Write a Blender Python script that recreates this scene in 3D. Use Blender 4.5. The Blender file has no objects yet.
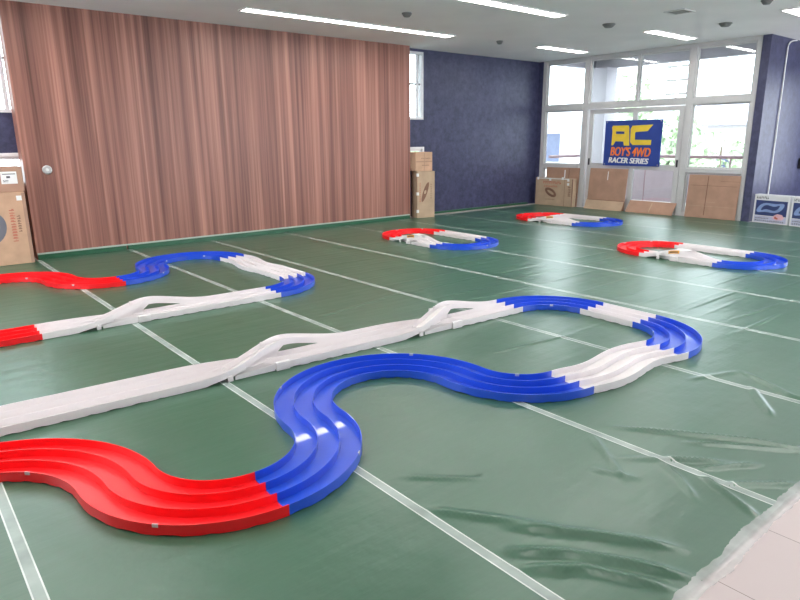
import bpy, bmesh, math, random
import numpy as np
from mathutils import Matrix, Vector

random.seed(4)
rng = np.random.default_rng(4)
S = bpy.context.scene
COL = S.collection
PI = math.pi

# ------------------------------------------------------------------ camera
CAM_H = 1.5
M = ((0.76882595, -0.63939655, -0.00887239),
     (0.16490809, 0.18484578, 0.96883299),
     (0.61782844, 0.74632707, -0.2475559))
cam_data = bpy.data.cameras.new('camera')
cam = bpy.data.objects.new('camera', cam_data)
COL.objects.link(cam)
cam_data.sensor_width = 36.0
cam_data.lens = 627.05 / 800.0 * 36.0
cam_data.clip_start = 0.02
cam_data.clip_end = 500
mw = Matrix(((M[0][0], M[1][0], -M[2][0], 0), (M[0][1], M[1][1], -M[2][1], 0),
             (M[0][2], M[1][2], -M[2][2], CAM_H), (0, 0, 0, 1)))
cam.matrix_world = mw
S.camera = cam

# ------------------------------------------------------------------ world / light / exposure
world = bpy.data.worlds.new('overcast_sky')
S.world = world
world.use_nodes = True
wn = world.node_tree.nodes
bg = wn['Background']
bg.inputs['Color'].default_value = (0.84, 0.92, 1.0, 1)
bg.inputs['Strength'].default_value = 7.5
S.view_settings.view_transform = 'Standard'
S.view_settings.look = 'None'
S.view_settings.gamma = 1
S.view_settings.use_curve_mapping = False
S.view_settings.exposure = 0.0
LAMP = 22.0           # ceiling tube radiance

sun_d = bpy.data.lights.new('sun', 'SUN')
sun_d.energy = 1.5
sun_d.angle = math.radians(60)
sun = bpy.data.objects.new('sun', sun_d)
COL.objects.link(sun)
sun.rotation_euler = (math.radians(25), math.radians(-10), 0)


def portal(name, loc, rot, w, h):
    d = bpy.data.lights.new(name, 'AREA')
    d.shape = 'RECTANGLE'
    d.size = w
    d.size_y = h
    d.cycles.is_portal = True
    o = bpy.data.objects.new(name, d)
    COL.objects.link(o)
    o.location = loc
    o.rotation_euler = rot
    return o


# light from the sky enters by the openings (sampling portals only, they give off no light themselves)
portal('window_portal', (12.34, 7.25, 1.6), (0, math.radians(90), 0), 3.2, 4.7)
portal('window_portal', (10.2, -3.28, 1.7), (math.radians(90), 0, 0), 8.6, 2.6)
portal('window_portal', (-3.28, 6.6, 1.7), (0, math.radians(-90), 0), 2.6, 4.4)
portal('window_portal', (15.08, 2.1, 1.6), (0, math.radians(90), 0), 2.1, 3.9)

# ------------------------------------------------------------------ materials
MATS = {}


def new_mat(name):
    m = bpy.data.materials.new(name)
    m.use_nodes = True
    nt = m.node_tree
    return m, nt, nt.nodes['Principled BSDF']


def simple(name, col, rough=0.5, metal=0.0, bump=0.0, bscale=40, vary=0.0, vscale=6.0, coat=0.0, spec=None):
    """procedural material: colour with a slight noise variation and optional bump"""
    if name in MATS:
        return MATS[name]
    m, nt, b = new_mat(name)
    b.inputs['Roughness'].default_value = rough
    b.inputs['Metallic'].default_value = metal
    b.inputs['Coat Weight'].default_value = coat
    if spec is not None:
        b.inputs['Specular IOR Level'].default_value = spec
    tc = nt.nodes.new('ShaderNodeTexCoord')
    nz = nt.nodes.new('ShaderNodeTexNoise')
    nz.inputs['Scale'].default_value = vscale
    nz.inputs['Detail'].default_value = 4
    nt.links.new(tc.outputs['Object'], nz.inputs['Vector'])
    r = nt.nodes.new('ShaderNodeValToRGB')
    a = [max(0, c * (1 - vary)) for c in col]
    z = [min(1, c * (1 + vary)) for c in col]
    r.color_ramp.elements[0].color = (*a, 1)
    r.color_ramp.elements[1].color = (*z, 1)
    r.color_ramp.elements[0].position = 0.3
    r.color_ramp.elements[1].position = 0.7
    nt.links.new(nz.outputs['Fac'], r.inputs['Fac'])
    nt.links.new(r.outputs['Color'], b.inputs['Base Color'])
    if bump:
        n2 = nt.nodes.new('ShaderNodeTexNoise')
        n2.inputs['Scale'].default_value = bscale
        n2.inputs['Detail'].default_value = 5
        nt.links.new(tc.outputs['Object'], n2.inputs['Vector'])
        bp = nt.nodes.new('ShaderNodeBump')
        bp.inputs['Strength'].default_value = bump
        bp.inputs['Distance'].default_value = 0.02
        nt.links.new(n2.outputs['Fac'], bp.inputs['Height'])
        nt.links.new(bp.outputs['Normal'], b.inputs['Normal'])
    MATS[name] = m
    return m


def emit(name, col, s):
    m, nt, b = new_mat(name)
    b.inputs['Base Color'].default_value = (*col, 1)
    b.inputs['Emission Color'].default_value = (*col, 1)
    b.inputs['Emission Strength'].default_value = s
    return m


def glass_mat():
    m, nt, b = new_mat('window_glass')
    out = nt.nodes['Material Output']
    nt.nodes.remove(b)
    t = nt.nodes.new('ShaderNodeBsdfTransparent')
    t.inputs['Color'].default_value = (0.93, 0.96, 0.95, 1)
    g = nt.nodes.new('ShaderNodeBsdfGlossy')
    g.inputs['Roughness'].default_value = 0.01
    fr = nt.nodes.new('ShaderNodeFresnel')
    fr.inputs['IOR'].default_value = 1.5
    mx = nt.nodes.new('ShaderNodeMixShader')
    nt.links.new(fr.outputs['Fac'], mx.inputs['Fac'])
    nt.links.new(t.outputs['BSDF'], mx.inputs[1])
    nt.links.new(g.outputs['BSDF'], mx.inputs[2])
    nt.links.new(mx.outputs['Shader'], out.inputs['Surface'])
    return m


GLASS = glass_mat()


def clear_tape_mat(name, col, alpha):
    m, nt, b = new_mat(name)
    out = nt.nodes['Material Output']
    b.inputs['Base Color'].default_value = (*col, 1)
    b.inputs['Roughness'].default_value = 0.3
    tc = nt.nodes.new('ShaderNodeTexCoord')
    nz = nt.nodes.new('ShaderNodeTexNoise')
    nz.inputs['Scale'].default_value = 5
    nz.inputs['Detail'].default_value = 4
    nt.links.new(tc.outputs['Object'], nz.inputs['Vector'])
    mr = nt.nodes.new('ShaderNodeMapRange')
    mr.inputs['From Min'].default_value = 0.35
    mr.inputs['From Max'].default_value = 0.65
    mr.inputs['To Min'].default_value = alpha - 0.10
    mr.inputs['To Max'].default_value = min(1, alpha + 0.10)
    nt.links.new(nz.outputs['Fac'], mr.inputs['Value'])
    t = nt.nodes.new('ShaderNodeBsdfTransparent')
    mx = nt.nodes.new('ShaderNodeMixShader')
    nt.links.new(mr.outputs['Result'], mx.inputs['Fac'])
    nt.links.new(t.outputs['BSDF'], mx.inputs[1])
    nt.links.new(b.outputs['BSDF'], mx.inputs[2])
    nt.links.new(mx.outputs['Shader'], out.inputs['Surface'])
    return m


TAPE = clear_tape_mat('clear_packing_tape', (0.62, 0.72, 0.67), 0.52)
TAPE_EDGE = clear_tape_mat('bright_tape_edge', (0.85, 0.9, 0.86), 0.75)
JOINT_FILM = clear_tape_mat('joint_tape_film', (0.92, 0.92, 0.93), 0.55)
EDGE_TAPE = clear_tape_mat('crinkled_clear_tape', (0.80, 0.81, 0.79), 0.42)


def wood_mat():
    m, nt, b = new_mat('striped_walnut_laminate')
    L = nt.links.new
    N = nt.nodes.new
    tc = N('ShaderNodeTexCoord')

    def noise(sx, sz, detail, seed):
        mp = N('ShaderNodeMapping')
        mp.inputs['Scale'].default_value = (sx, 0.0, sz)
        mp.inputs['Location'].default_value = (seed, 0, seed * .7)
        n = N('ShaderNodeTexNoise')
        n.inputs['Scale'].default_value = 1.0
        n.inputs['Detail'].default_value = detail
        n.inputs['Roughness'].default_value = 0.6
        L(tc.outputs['Object'], mp.inputs['Vector'])
        L(mp.outputs['Vector'], n.inputs['Vector'])
        return n.outputs['Fac']
    a = noise(9, 0.10, 4, 0)
    c = noise(30, 0.35, 4, 5)
    d = noise(4.0, 0.05, 2, 9)
    mx = N('ShaderNodeMix')
    mx.inputs['Factor'].default_value = 0.34
    L(a, mx.inputs[2])
    L(c, mx.inputs[3])
    mx2 = N('ShaderNodeMix')
    mx2.inputs['Factor'].default_value = 0.28
    L(mx.outputs[0], mx2.inputs[2])
    L(d, mx2.inputs[3])
    r = N('ShaderNodeValToRGB')
    e = r.color_ramp.elements
    e[0].position = 0.38
    e[0].color = (0.115, 0.042, 0.030, 1)
    e[1].position = 0.63
    e[1].color = (0.56, 0.265, 0.195, 1)
    k = e.new(0.5)
    k.color = (0.30, 0.125, 0.092, 1)
    L(mx2.outputs[0], r.inputs['Fac'])
    L(r.outputs['Color'], b.inputs['Base Color'])
    b.inputs['Roughness'].default_value = 0.42
    return m


def navy_mat():
    m, nt, b = new_mat('navy_mottled_wallpaper')
    L = nt.links.new
    N = nt.nodes.new
    tc = N('ShaderNodeTexCoord')
    n = N('ShaderNodeTexNoise')
    n.inputs['Scale'].default_value = 9
    n.inputs['Detail'].default_value = 6
    n.inputs['Roughness'].default_value = 0.7
    L(tc.outputs['Object'], n.inputs['Vector'])
    r = N('ShaderNodeValToRGB')
    r.color_ramp.elements[0].position = 0.36
    r.color_ramp.elements[0].color = (0.034, 0.036, 0.084, 1)
    r.color_ramp.elements[1].position = 0.68
    r.color_ramp.elements[1].color = (0.072, 0.074, 0.155, 1)
    L(n.outputs['Fac'], r.inputs['Fac'])
    L(r.outputs['Color'], b.inputs['Base Color'])
    b.inputs['Roughness'].default_value = 0.45
    bp = N('ShaderNodeBump')
    bp.inputs['Strength'].default_value = 0.35
    bp.inputs['Distance'].default_value = 0.01
    L(n.outputs['Fac'], bp.inputs['Height'])
    L(bp.outputs['Normal'], b.inputs['Normal'])
    return m


def vinyl_mat():
    m, nt, b = new_mat('green_vinyl_sheeting')
    L = nt.links.new
    N = nt.nodes.new
    tc = N('ShaderNodeTexCoord')
    n = N('ShaderNodeTexNoise')
    n.inputs['Scale'].default_value = 1.3
    n.inputs['Detail'].default_value = 5
    L(tc.outputs['Object'], n.inputs['Vector'])
    r = N('ShaderNodeValToRGB')
    r.color_ramp.elements[0].position = 0.3
    r.color_ramp.elements[0].color = (0.035, 0.106, 0.060, 1)
    r.color_ramp.elements[1].position = 0.7
    r.color_ramp.elements[1].color = (0.044, 0.127, 0.072, 1)
    L(n.outputs['Fac'], r.inputs['Fac'])
    L(r.outputs['Color'], b.inputs['Base Color'])
    b.inputs["Roughness"].default_value = 0.33
    b.inputs['Specular IOR Level'].default_value = 0.85
    # soft ripples left from the roll, plus fine unevenness
    mp = N('ShaderNodeMapping')
    mp.inputs['Rotation'].default_value = (0, 0, math.radians(4))
    mp.inputs['Scale'].default_value = (1.3, 9.0, 1)
    n2 = N('ShaderNodeTexNoise')
    n2.inputs['Scale'].default_value = 1.0
    n2.inputs['Detail'].default_value = 4
    L(tc.outputs['Object'], mp.inputs['Vector'])
    L(mp.outputs['Vector'], n2.inputs['Vector'])
    n3 = N('ShaderNodeTexNoise')
    n3.inputs['Scale'].default_value = 7
    n3.inputs['Detail'].default_value = 3
    L(tc.outputs['Object'], n3.inputs['Vector'])
    ad = N('ShaderNodeMath')
    ad.operation = 'MULTIPLY_ADD'
    ad.inputs[1].default_value = 0.6
    L(n3.outputs['Fac'], ad.inputs[0])
    L(n2.outputs['Fac'], ad.inputs[2])
    bp = N('ShaderNodeBump')
    bp.inputs['Strength'].default_value = 0.3
    bp.inputs['Distance'].default_value = 0.015
    L(ad.outputs[0], bp.inputs['Height'])
    L(bp.outputs['Normal'], b.inputs['Normal'])
    return m


def plank_mat():
    m, nt, b = new_mat('pale_plank_flooring')
    L = nt.links.new
    N = nt.nodes.new
    tc = N('ShaderNodeTexCoord')
    br = N('ShaderNodeTexBrick')
    br.inputs['Scale'].default_value = 1.0
    br.inputs['Brick Width'].default_value = 0.95
    br.inputs['Row Height'].default_value = 0.45
    br.inputs['Mortar Size'].default_value = 0.0018
    br.inputs['Color1'].default_value = (0.585, 0.495, 0.475, 1)
    br.inputs['Color2'].default_value = (0.55, 0.465, 0.45, 1)
    br.inputs['Mortar'].default_value = (0.2, 0.15, 0.13, 1)
    mp = N('ShaderNodeMapping')
    mp.inputs['Rotation'].default_value = (0, 0, math.radians(90))
    mp.inputs['Location'].default_value = (0.1, 0.21, 0)
    L(tc.outputs['Object'], mp.inputs['Vector'])
    L(mp.outputs['Vector'], br.inputs['Vector'])
    L(br.outputs['Color'], b.inputs['Base Color'])
    b.inputs['Roughness'].default_value = 0.4
    return m


def carton_mat(name, col, flute=True):
    m, nt, b = new_mat(name)
    L = nt.links.new
    N = nt.nodes.new
    tc = N('ShaderNodeTexCoord')
    n = N('ShaderNodeTexNoise')
    n.inputs['Scale'].default_value = 5
    n.inputs['Detail'].default_value = 6
    L(tc.outputs['Object'], n.inputs['Vector'])
    r = N('ShaderNodeValToRGB')
    r.color_ramp.elements[0].position = 0.3
    r.color_ramp.elements[1].position = 0.72
    r.color_ramp.elements[0].color = (*[c * .88 for c in col], 1)
    r.color_ramp.elements[1].color = (*[min(1, c * 1.1) for c in col], 1)
    L(n.outputs['Fac'], r.inputs['Fac'])
    L(r.outputs['Color'], b.inputs['Base Color'])
    b.inputs['Roughness'].default_value = 0.75
    if flute:
        w = N('ShaderNodeTexWave')
        w.bands_direction = 'Z'
        w.inputs['Scale'].default_value = 28
        L(tc.outputs['Object'], w.inputs['Vector'])
        bp = N('ShaderNodeBump')
        bp.inputs['Strength'].default_value = 0.08
        bp.inputs['Distance'].default_value = 0.004
        L(w.outputs['Fac'], bp.inputs['Height'])
        L(bp.outputs['Normal'], b.inputs['Normal'])
    return m


WOOD = wood_mat()
NAVY = navy_mat()
VINYL = vinyl_mat()
PLANK = plank_mat()
CARTON = carton_mat('tan_cardboard', (0.60, 0.375, 0.245))
CARTON_D = carton_mat('brown_cardboard', (0.44, 0.26, 0.18))
CARTON_L = carton_mat('light_cardboard', (0.52, 0.37, 0.25))
CEIL = simple('grey_ceiling_board', (0.85, 0.835, 0.83), 0.8, bump=0.12, bscale=60, vary=0.03, vscale=1.5)
ALU = simple('pale_aluminium_frame', (0.60, 0.59, 0.585), 0.4, vary=0.03)
WHITE_FR = simple('white_window_frame', (0.82, 0.81, 0.83), 0.4, vary=0.02)
PLAST_W = simple('white_track_plastic', (0.90, 0.85, 0.85), 0.4, vary=0.02)
PLAST_B = simple('blue_track_plastic', (0.011, 0.082, 0.66), 0.36, vary=0.05, spec=0.75, coat=0.35)
PLAST_R = simple('red_track_plastic', (0.95, 0.010, 0.016), 0.36, vary=0.04, spec=0.6)
def thin_translucent(m, col, fac):
    """thin moulded plastic lets part of the light through"""
    nt = m.node_tree
    out = nt.nodes['Material Output']
    b = nt.nodes['Principled BSDF']
    t = nt.nodes.new('ShaderNodeBsdfTranslucent')
    t.inputs['Color'].default_value = (*col, 1)
    mx = nt.nodes.new('ShaderNodeMixShader')
    mx.inputs['Fac'].default_value = fac
    nt.links.new(b.outputs['BSDF'], mx.inputs[1])
    nt.links.new(t.outputs['BSDF'], mx.inputs[2])
    nt.links.new(mx.outputs['Shader'], out.inputs['Surface'])


thin_translucent(PLAST_W, (0.97, 0.92, 0.92), 0.1)
PAPER = simple('white_label_paper', (0.85, 0.84, 0.82), 0.6, vary=0.03)
INK = simple('dark_print', (0.10, 0.09, 0.10), 0.7, vary=0.1)
INK_R = simple('red_print', (0.50, 0.13, 0.08), 0.7, vary=0.2)
INK_BR = simple('brown_print', (0.22, 0.11, 0.07), 0.7, vary=0.2)
GREEN_B = simple('green_rolled_edge', (0.022, 0.105, 0.05), 0.3, vary=0.1)
BLACK = simple('black_plastic', (0.015, 0.015, 0.017), 0.4, vary=0.1)
STEEL = simple('brushed_metal', (0.62, 0.6, 0.58), 0.3, metal=0.85, vary=0.05)
LAMP_M = emit('lit_tube_diffuser', (1.0, 0.98, 0.95), LAMP)
GREY = simple('grey_plastic', (0.16, 0.155, 0.15), 0.5, vary=0.1)
CONC = simple('pale_painted_concrete', (0.52, 0.50, 0.53), 0.8, bump=0.1, vary=0.05, vscale=2)


# ------------------------------------------------------------------ mesh helpers
class MB:
    def __init__(s):
        s.v = []
        s.f = []
        s.mi = []

    def add(s, verts, faces, mi=0):
        o = len(s.v)
        s.v += [tuple(map(float, p)) for p in verts]
        s.f += [tuple(i + o for i in f) for f in faces]
        s.mi += [mi] * len(faces)
        return s

    def box(s, a, b, mi=0):
        x0, y0, z0 = [min(p, q) for p, q in zip(a, b)]
        x1, y1, z1 = [max(p, q) for p, q in zip(a, b)]
        return s.add([(x0, y0, z0), (x1, y0, z0), (x1, y1, z0), (x0, y1, z0), (x0, y0, z1), (x1, y0, z1), (x1, y1, z1), (x0, y1, z1)],
                     [(0, 3, 2, 1), (4, 5, 6, 7), (0, 1, 5, 4), (1, 2, 6, 5), (2, 3, 7, 6), (3, 0, 4, 7)], mi)

    def tube(s, pts, r, n=12, mi=0):
        pts = [Vector(p) for p in pts]
        rings = []
        up = Vector((0.13, 0.31, 0.94)).normalized()
        for i, p in enumerate(pts):
            d = (pts[min(i + 1, len(pts) - 1)] - pts[max(i - 1, 0)]).normalized()
            a = d.cross(up)
            if a.length < 1e-3:
                a = d.cross(Vector((1, 0, 0)))
            a.normalize()
            b = d.cross(a)
            rr = r[i] if isinstance(r, (list, tuple)) else r
            rings.append([p + rr * (math.cos(2 * PI * k / n) * a + math.sin(2 * PI * k / n) * b) for k in range(n)])
        vs = [v for ring in rings for v in ring]
        fs = []
        for i in range(len(pts) - 1):
            for k in range(n):
                k2 = (k + 1) % n
                fs.append((i * n + k, i * n + k2, (i + 1) * n + k2, (i + 1) * n + k))
        fs.append(tuple(range(n - 1, -1, -1)))
        fs.append(tuple((len(pts) - 1) * n + k for k in range(n)))
        return s.add(vs, fs, mi)

    def lathe(s, prof, c, axis='z', n=28, mi=0):
        vs = []
        for r, h in prof:
            for k in range(n):
                a = 2 * PI * k / n
                q = (r * math.cos(a), r * math.sin(a), h)
                if axis == 'y':
                    q = (q[0], q[2], q[1])
                if axis == 'x':
                    q = (q[2], q[0], q[1])
                vs.append((c[0] + q[0], c[1] + q[1], c[2] + q[2]))
        fs = []
        for i in range(len(prof) - 1):
            for k in range(n):
                k2 = (k + 1) % n
                fs.append((i * n + k, i * n + k2, (i + 1) * n + k2, (i + 1) * n + k))
        fs.append(tuple(range(n)))
        fs.append(tuple((len(prof) - 1) * n + k for k in range(n)))
        return s.add(vs, fs, mi)

    def prism(s, poly, fn, d, mi=0):
        """polygon in uv extruded; fn(u,v,w) -> xyz, w from 0 to d"""
        n = len(poly)
        vs = [fn(u, v, 0) for u, v in poly] + [fn(u, v, d) for u, v in poly]
        fs = [tuple(range(n - 1, -1, -1)), tuple(range(n, 2 * n))]
        fs += [(i, (i + 1) % n, n + (i + 1) % n, n + i) for i in range(n)]
        return s.add(vs, fs, mi)

    def build(s, name, mats, parent=None, smooth=False, bevel=0.0, loc=None, rotz=0.0):
        me = bpy.data.meshes.new(name)
        me.from_pydata(s.v, [], s.f)
        if not isinstance(mats, (list, tuple)):
            mats = [mats]
        for m in mats:
            me.materials.append(m)
        if len(mats) > 1:
            me.polygons.foreach_set('material_index', s.mi)
        bm = bmesh.new()
        bm.from_mesh(me)
        bmesh.ops.recalc_face_normals(bm, faces=bm.faces)
        bm.to_mesh(me)
        bm.free()
        if smooth:
            me.shade_smooth()
            try:
                me.set_sharp_from_angle(angle=math.radians(35))
            except Exception:
                pass
        o = bpy.data.objects.new(name, me)
        COL.objects.link(o)
        if parent is not None:
            o.parent = parent
        if loc is not None:
            o.location = loc
        o.rotation_euler[2] = rotz
        if bevel:
            md = o.modifiers.new('bevel', 'BEVEL')
            md.width = bevel
            md.segments = 2
            md.limit_method = 'ANGLE'
            md.angle_limit = math.radians(40)
        return o


def tag(o, label, cat, group=None, kind=None):
    o['label'] = label
    o['category'] = cat
    if group:
        o['group'] = group
    if kind:
        o['kind'] = kind
    return o


def struct(o):
    o['kind'] = 'structure'
    return o


def empty(name, loc=(0, 0, 0), rotz=0.0):
    o = bpy.data.objects.new(name, None)
    o.empty_display_size = 0.1
    COL.objects.link(o)
    o.location = loc
    o.rotation_euler[2] = rotz
    return o


def copy_tree(src, parent=None):
    c = src.copy()
    COL.objects.link(c)
    if parent is not None:
        c.parent = parent
    for ch in src.children:
        copy_tree(ch, c)
    return c


def wall_holes(us, vs, u0, u1, v0, v1, holes, fn, d):
    """slab with rectangular holes. fn(u,v,w)->xyz, thickness d along w"""
    U = sorted(set([u0, u1] + [h[i] for h in holes for i in (0, 1)]))
    V = sorted(set([v0, v1] + [h[i] for h in holes for i in (2, 3)]))
    mb = MB()
    solid = {}
    for i in range(len(U) - 1):
        for j in range(len(V) - 1):
            cu, cv = (U[i] + U[i + 1]) / 2, (V[j] + V[j + 1]) / 2
            solid[i, j] = not any(h[0] < cu < h[1] and h[2] < cv < h[3] for h in holes)
    for (i, j), s in solid.items():
        if not s:
            continue
        a, b, c, e = U[i], U[i + 1], V[j], V[j + 1]
        for w in (0, d):
            mb.add([fn(a, c, w), fn(b, c, w), fn(b, e, w), fn(a, e, w)], [(0, 1, 2, 3)])
        for di, dj, p, q in ((-1, 0, (a, c), (a, e)), (1, 0, (b, c), (b, e)), (0, -1, (a, c), (b, c)), (0, 1, (a, e), (b, e))):
            if not solid.get((i + di, j + dj), False):
                mb.add([fn(*p, 0), fn(*q, 0), fn(*q, d), fn(*p, d)], [(0, 1, 2, 3)])
    return mb


# ------------------------------------------------------------------ room shell
XW = 12.2      # glazed end wall plane
YN = 9.62      # navy back wall
YP = 9.39      # walnut panel face
ZC = 3.18      # ceiling
X0, Y0, X1 = -3.2, -3.2, 15.0

struct(MB().box((X0, Y0, -0.12), (X1, YN + .2, 0.0)).build('floor', PLANK))
struct(MB().box((X0, Y0, ZC), (XW + .12, YN + .2, ZC + .15)).box((XW + .12, Y0, ZC), (X1, 4.86, ZC + .15)).build('ceiling', CEIL))

back_holes = [(0.6, 1.62, 1.88, 3.13), (0.6, 1.62, 0.95, 1.38), (8.0, 8.60, 1.88, 3.13), (8.0, 8.62, 0.95, 1.36)]
struct(wall_holes(0, 0, X0, XW + .1, 0, ZC, back_holes, lambda u, v, w: (u, YN + w, v), 0.15).build('wall_back', NAVY))
struct(MB().box((1.535, YP, 0.0), (8.06, YN - .002, ZC)).build('wall_center', WOOD))
struct(wall_holes(0, 0, -3.2, YN, 0, ZC, [(4.5, 8.6, 0.9, 2.9)], lambda u, v, w: (X0 - w, u, v), 0.15).build('wall_left', CONC))
struct(wall_holes(0, 0, X0, X1, 0, ZC, [(6.0, 14.4, 0.5, 2.9)], lambda u, v, w: (u, Y0 - w, v), 0.15).build('wall_rear', CONC))
struct(MB().box((XW - .06, 4.72, 0), (X1, 4.86, ZC)).build('wall_right', NAVY))
struct(wall_holes(0, 0, Y0, 4.86, 0, ZC, [(0.2, 4.0, 0.6, 2.6)], lambda u, v, w: (X1 + w, u, v), 0.15).build('wall_far_right', NAVY))

# rolled-up green sheet edge along the foot of the walnut panel, with its white tape
struct(MB().box((1.54, YP - .03, 0), (2.67, YP - .001, .065)).box((2.69, YP - .03, 0), (8.03, YP - .001, .065)).build('baseboard_back', GREEN_B, bevel=.006))
struct(MB().box((1.54, YP - .022, .066), (8.03, YP - .001, .084)).build('trim_1', simple('pale_green_tape', (.42, .50, .44), .5)))
struct(MB().box((8.7, YN - .03, 0), (XW - .3, YN - .001, .045)).build('baseboard_navy', GREEN_B, bevel=.006))

# high and low windows in the back wall
n = 0
for (a, b, c, d) in back_holes:
    n += 1
    t = .045
    w = MB()
    w.box((a, YN - .012, c), (a + t, YN + .1, d)).box((b - t, YN - .012, c), (b, YN + .1, d))
    w.box((a + t, YN - .012, c), (b - t, YN + .1, c + t)).box((a + t, YN - .012, d - t), (b - t, YN + .1, d))
    o = struct(w.build('window_%d' % n, WHITE_FR, bevel=.003))
    g = MB().box((a + t, YN + .06, c + t), (b - t, YN + .066, d - t)).build('glass', GLASS, o)
    if d - c > 1:
        MB().box((a + t, YN + .04, 2.53), (b - t, YN + .058, 2.56)).build('sash_bar', GREY, o)
        MB().box((b - t - .10, YN + .03, c + t), (b - t - .05, YN + .058, d - t)).build('sash_stile', WHITE_FR, o)
    else:
        MB().box((a + t, YN + .03, d - t - .04), (b - t, YN + .058, d - t)).build('sash_bar', WHITE_FR, o)

# glazed end wall: mullions, rails, bays
fr = MB()
xa, xb = XW - .04, XW + .06
for (ya, yb, z0) in ((9.40, 9.50, 0), (8.27, 8.40, 0), (5.99, 6.12, 0), (4.87, 4.95, 0)):
    fr.box((xa, ya, z0), (xb, yb, ZC))
for (ya, yb) in ((8.40, 9.40), (6.12, 8.27), (4.95, 5.99)):
    fr.box((xa + .005, ya, 3.11), (xb, yb, ZC))
    fr.box((xa - .005, ya, 2.10), (xb, yb, 2.21))
for (ya, yb) in ((8.40, 9.40), (4.95, 5.99)):
    fr.box((xa - .02, ya, .84), (xb, yb, .92))
    fr.box((xa + .005, ya, 0.0), (xb, yb, .06))
fr.box((xa + .01, 7.13, 2.21), (xb - .01, 7.17, 3.11))
struct(fr.build('window_5', ALU, bevel=.004))
struct(MB().box((XW - .05, 9.501, 0), (XW + .06, YN - .001, ZC - .001)).build('wall_corner', NAVY))
bays = [(8.40, 9.40, 2.21, 3.11), (6.12, 7.13, 2.21, 3.11), (7.17, 8.27, 2.21, 3.11), (4.95, 5.99, 2.21, 3.11),
        (8.40, 9.40, .92, 2.10), (4.95, 5.99, .92, 2.10), (8.40, 9.40, .06, .84), (4.95, 5.99, .06, .84)]
for k, (ya, yb, za, zb) in enumerate(bays):
    t = .03
    f = MB()
    f.box((XW, ya, za), (XW + .03, ya + t, zb)).box((XW, yb - t, za), (XW + .03, yb, zb))
    f.box((XW, ya + t, za), (XW + .03, yb - t, za + t)).box((XW, ya + t, zb - t), (XW + .03, yb - t, zb))
    o = struct(f.build('window_%d' % (6 + k), ALU))
    MB().box((XW + .012, ya + t, za + t), (XW + .018, yb - t, zb - t)).build('glass', GLASS, o)

for k, (ya, yb, x) in enumerate(((7.12, 8.25, XW + .015), (6.13, 7.20, XW - .030))):
    s = .10
    d = MB()
    z0, z1 = .02, 2.09
    d.box((x, ya, z0), (x + .038, ya + s, z1)).box((x, yb - s, z0), (x + .038, yb, z1))
    d.box((x, ya + s, z0), (x + .038, yb - s, .24)).box((x, ya + s, .86), (x + .038, yb - s, .97)).box((x, ya + s, 2.0), (x + .038, yb - s, z1))
    o = struct(d.build('door_%d' % (k + 1), ALU, bevel=.003))
    MB().box((x + .016, ya + s, .24), (x + .022, yb - s, .86)).box((x + .016, ya + s, .97), (x + .022, yb - s, 2.0)).build('glass', GLASS, o)
    yh = yb - .065 if k == 0 else ya + .05
    for yy in ((yb - .07,) if k == 0 else (ya + .03, yb - .06)):
        MB().box((x - .012, yy, .93), (x + .001, yy + .035, 1.07)).build('door_pull', BLACK, o, bevel=.004)
struct(MB().box((XW - .06, 6.12, 0), (XW + .08, 8.27, .018)).build('door_3', ALU))

# ------------------------------------------------------------------ ceiling fittings
GL = 'recessed tube lights in rows on the ceiling'


def light(x0, x1, yc, label, w=.19):
    L = x1 - x0
    r = empty('ceiling_light', ((x0 + x1) / 2, yc, ZC))
    tag(r, label, 'ceiling light', GL)
    f = MB()
    f.box((-L / 2 - .02, -w / 2 - .02, -.016), (L / 2 + .02, -w / 2, -.0005)).box((-L / 2 - .02, w / 2, -.016), (L / 2 + .02, w / 2 + .02, -.0005))
    f.box((-L / 2 - .02, -w / 2, -.016), (-L / 2, w / 2, -.0005)).box((L / 2, -w / 2, -.016), (L / 2 + .02, w / 2, -.0005))
    f.build('light_frame', PAPER, r)
    MB().box((-L / 2, -w / 2, -.009), (L / 2, w / 2, -.001)).build('diffuser', LAMP_M, r)
    return r


light(4.12, 7.88, 8.13, 'long lit ceiling light strip nearest the walnut panel wall')
light(4.12, 7.88, 5.90, 'long lit ceiling light strip cut by the top edge of the picture')
light(10.08, 11.48, 7.98, 'short lit ceiling light above the left end of the glazed wall, near the navy wall')
light(10.10, 11.50, 5.80, 'short lit ceiling light in front of the right half of the glazed wall')
light(9.98, 11.40, 3.70, 'short lit ceiling light at the right edge of the picture')
for (a, b, y) in ((4.12, 7.88, 3.7), (4.12, 7.88, 1.5), (4.12, 7.88, -.7), (-1.6, 2.1, 8.13), (-1.6, 2.1, 5.9), (-1.6, 2.1, 3.7), (-1.6, 2.1, 1.5)):  # unseen strips continuing the rows, added to balance the room light
    light(a, b, y, 'unseen ceiling light strip added for light balance, above or behind the viewpoint')

GD = 'round ceiling detectors'


def detector(x, y, label, r=.095):
    o = empty('smoke_detector', (x, y, ZC))
    tag(o, label, 'detector', GD)
    MB().lathe([(r, 0), (r, -.012), (r * .93, -.02)], (0, 0, -.0005)).build('base_plate', GREY, o, smooth=True)
    MB().lathe([(r * .8, 0), (r * .8, -.012), (r * .55, -.03), (r * .15, -.034)], (0, 0, -.0215)).build('sensor_dome', GREY, o, smooth=True)


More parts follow.
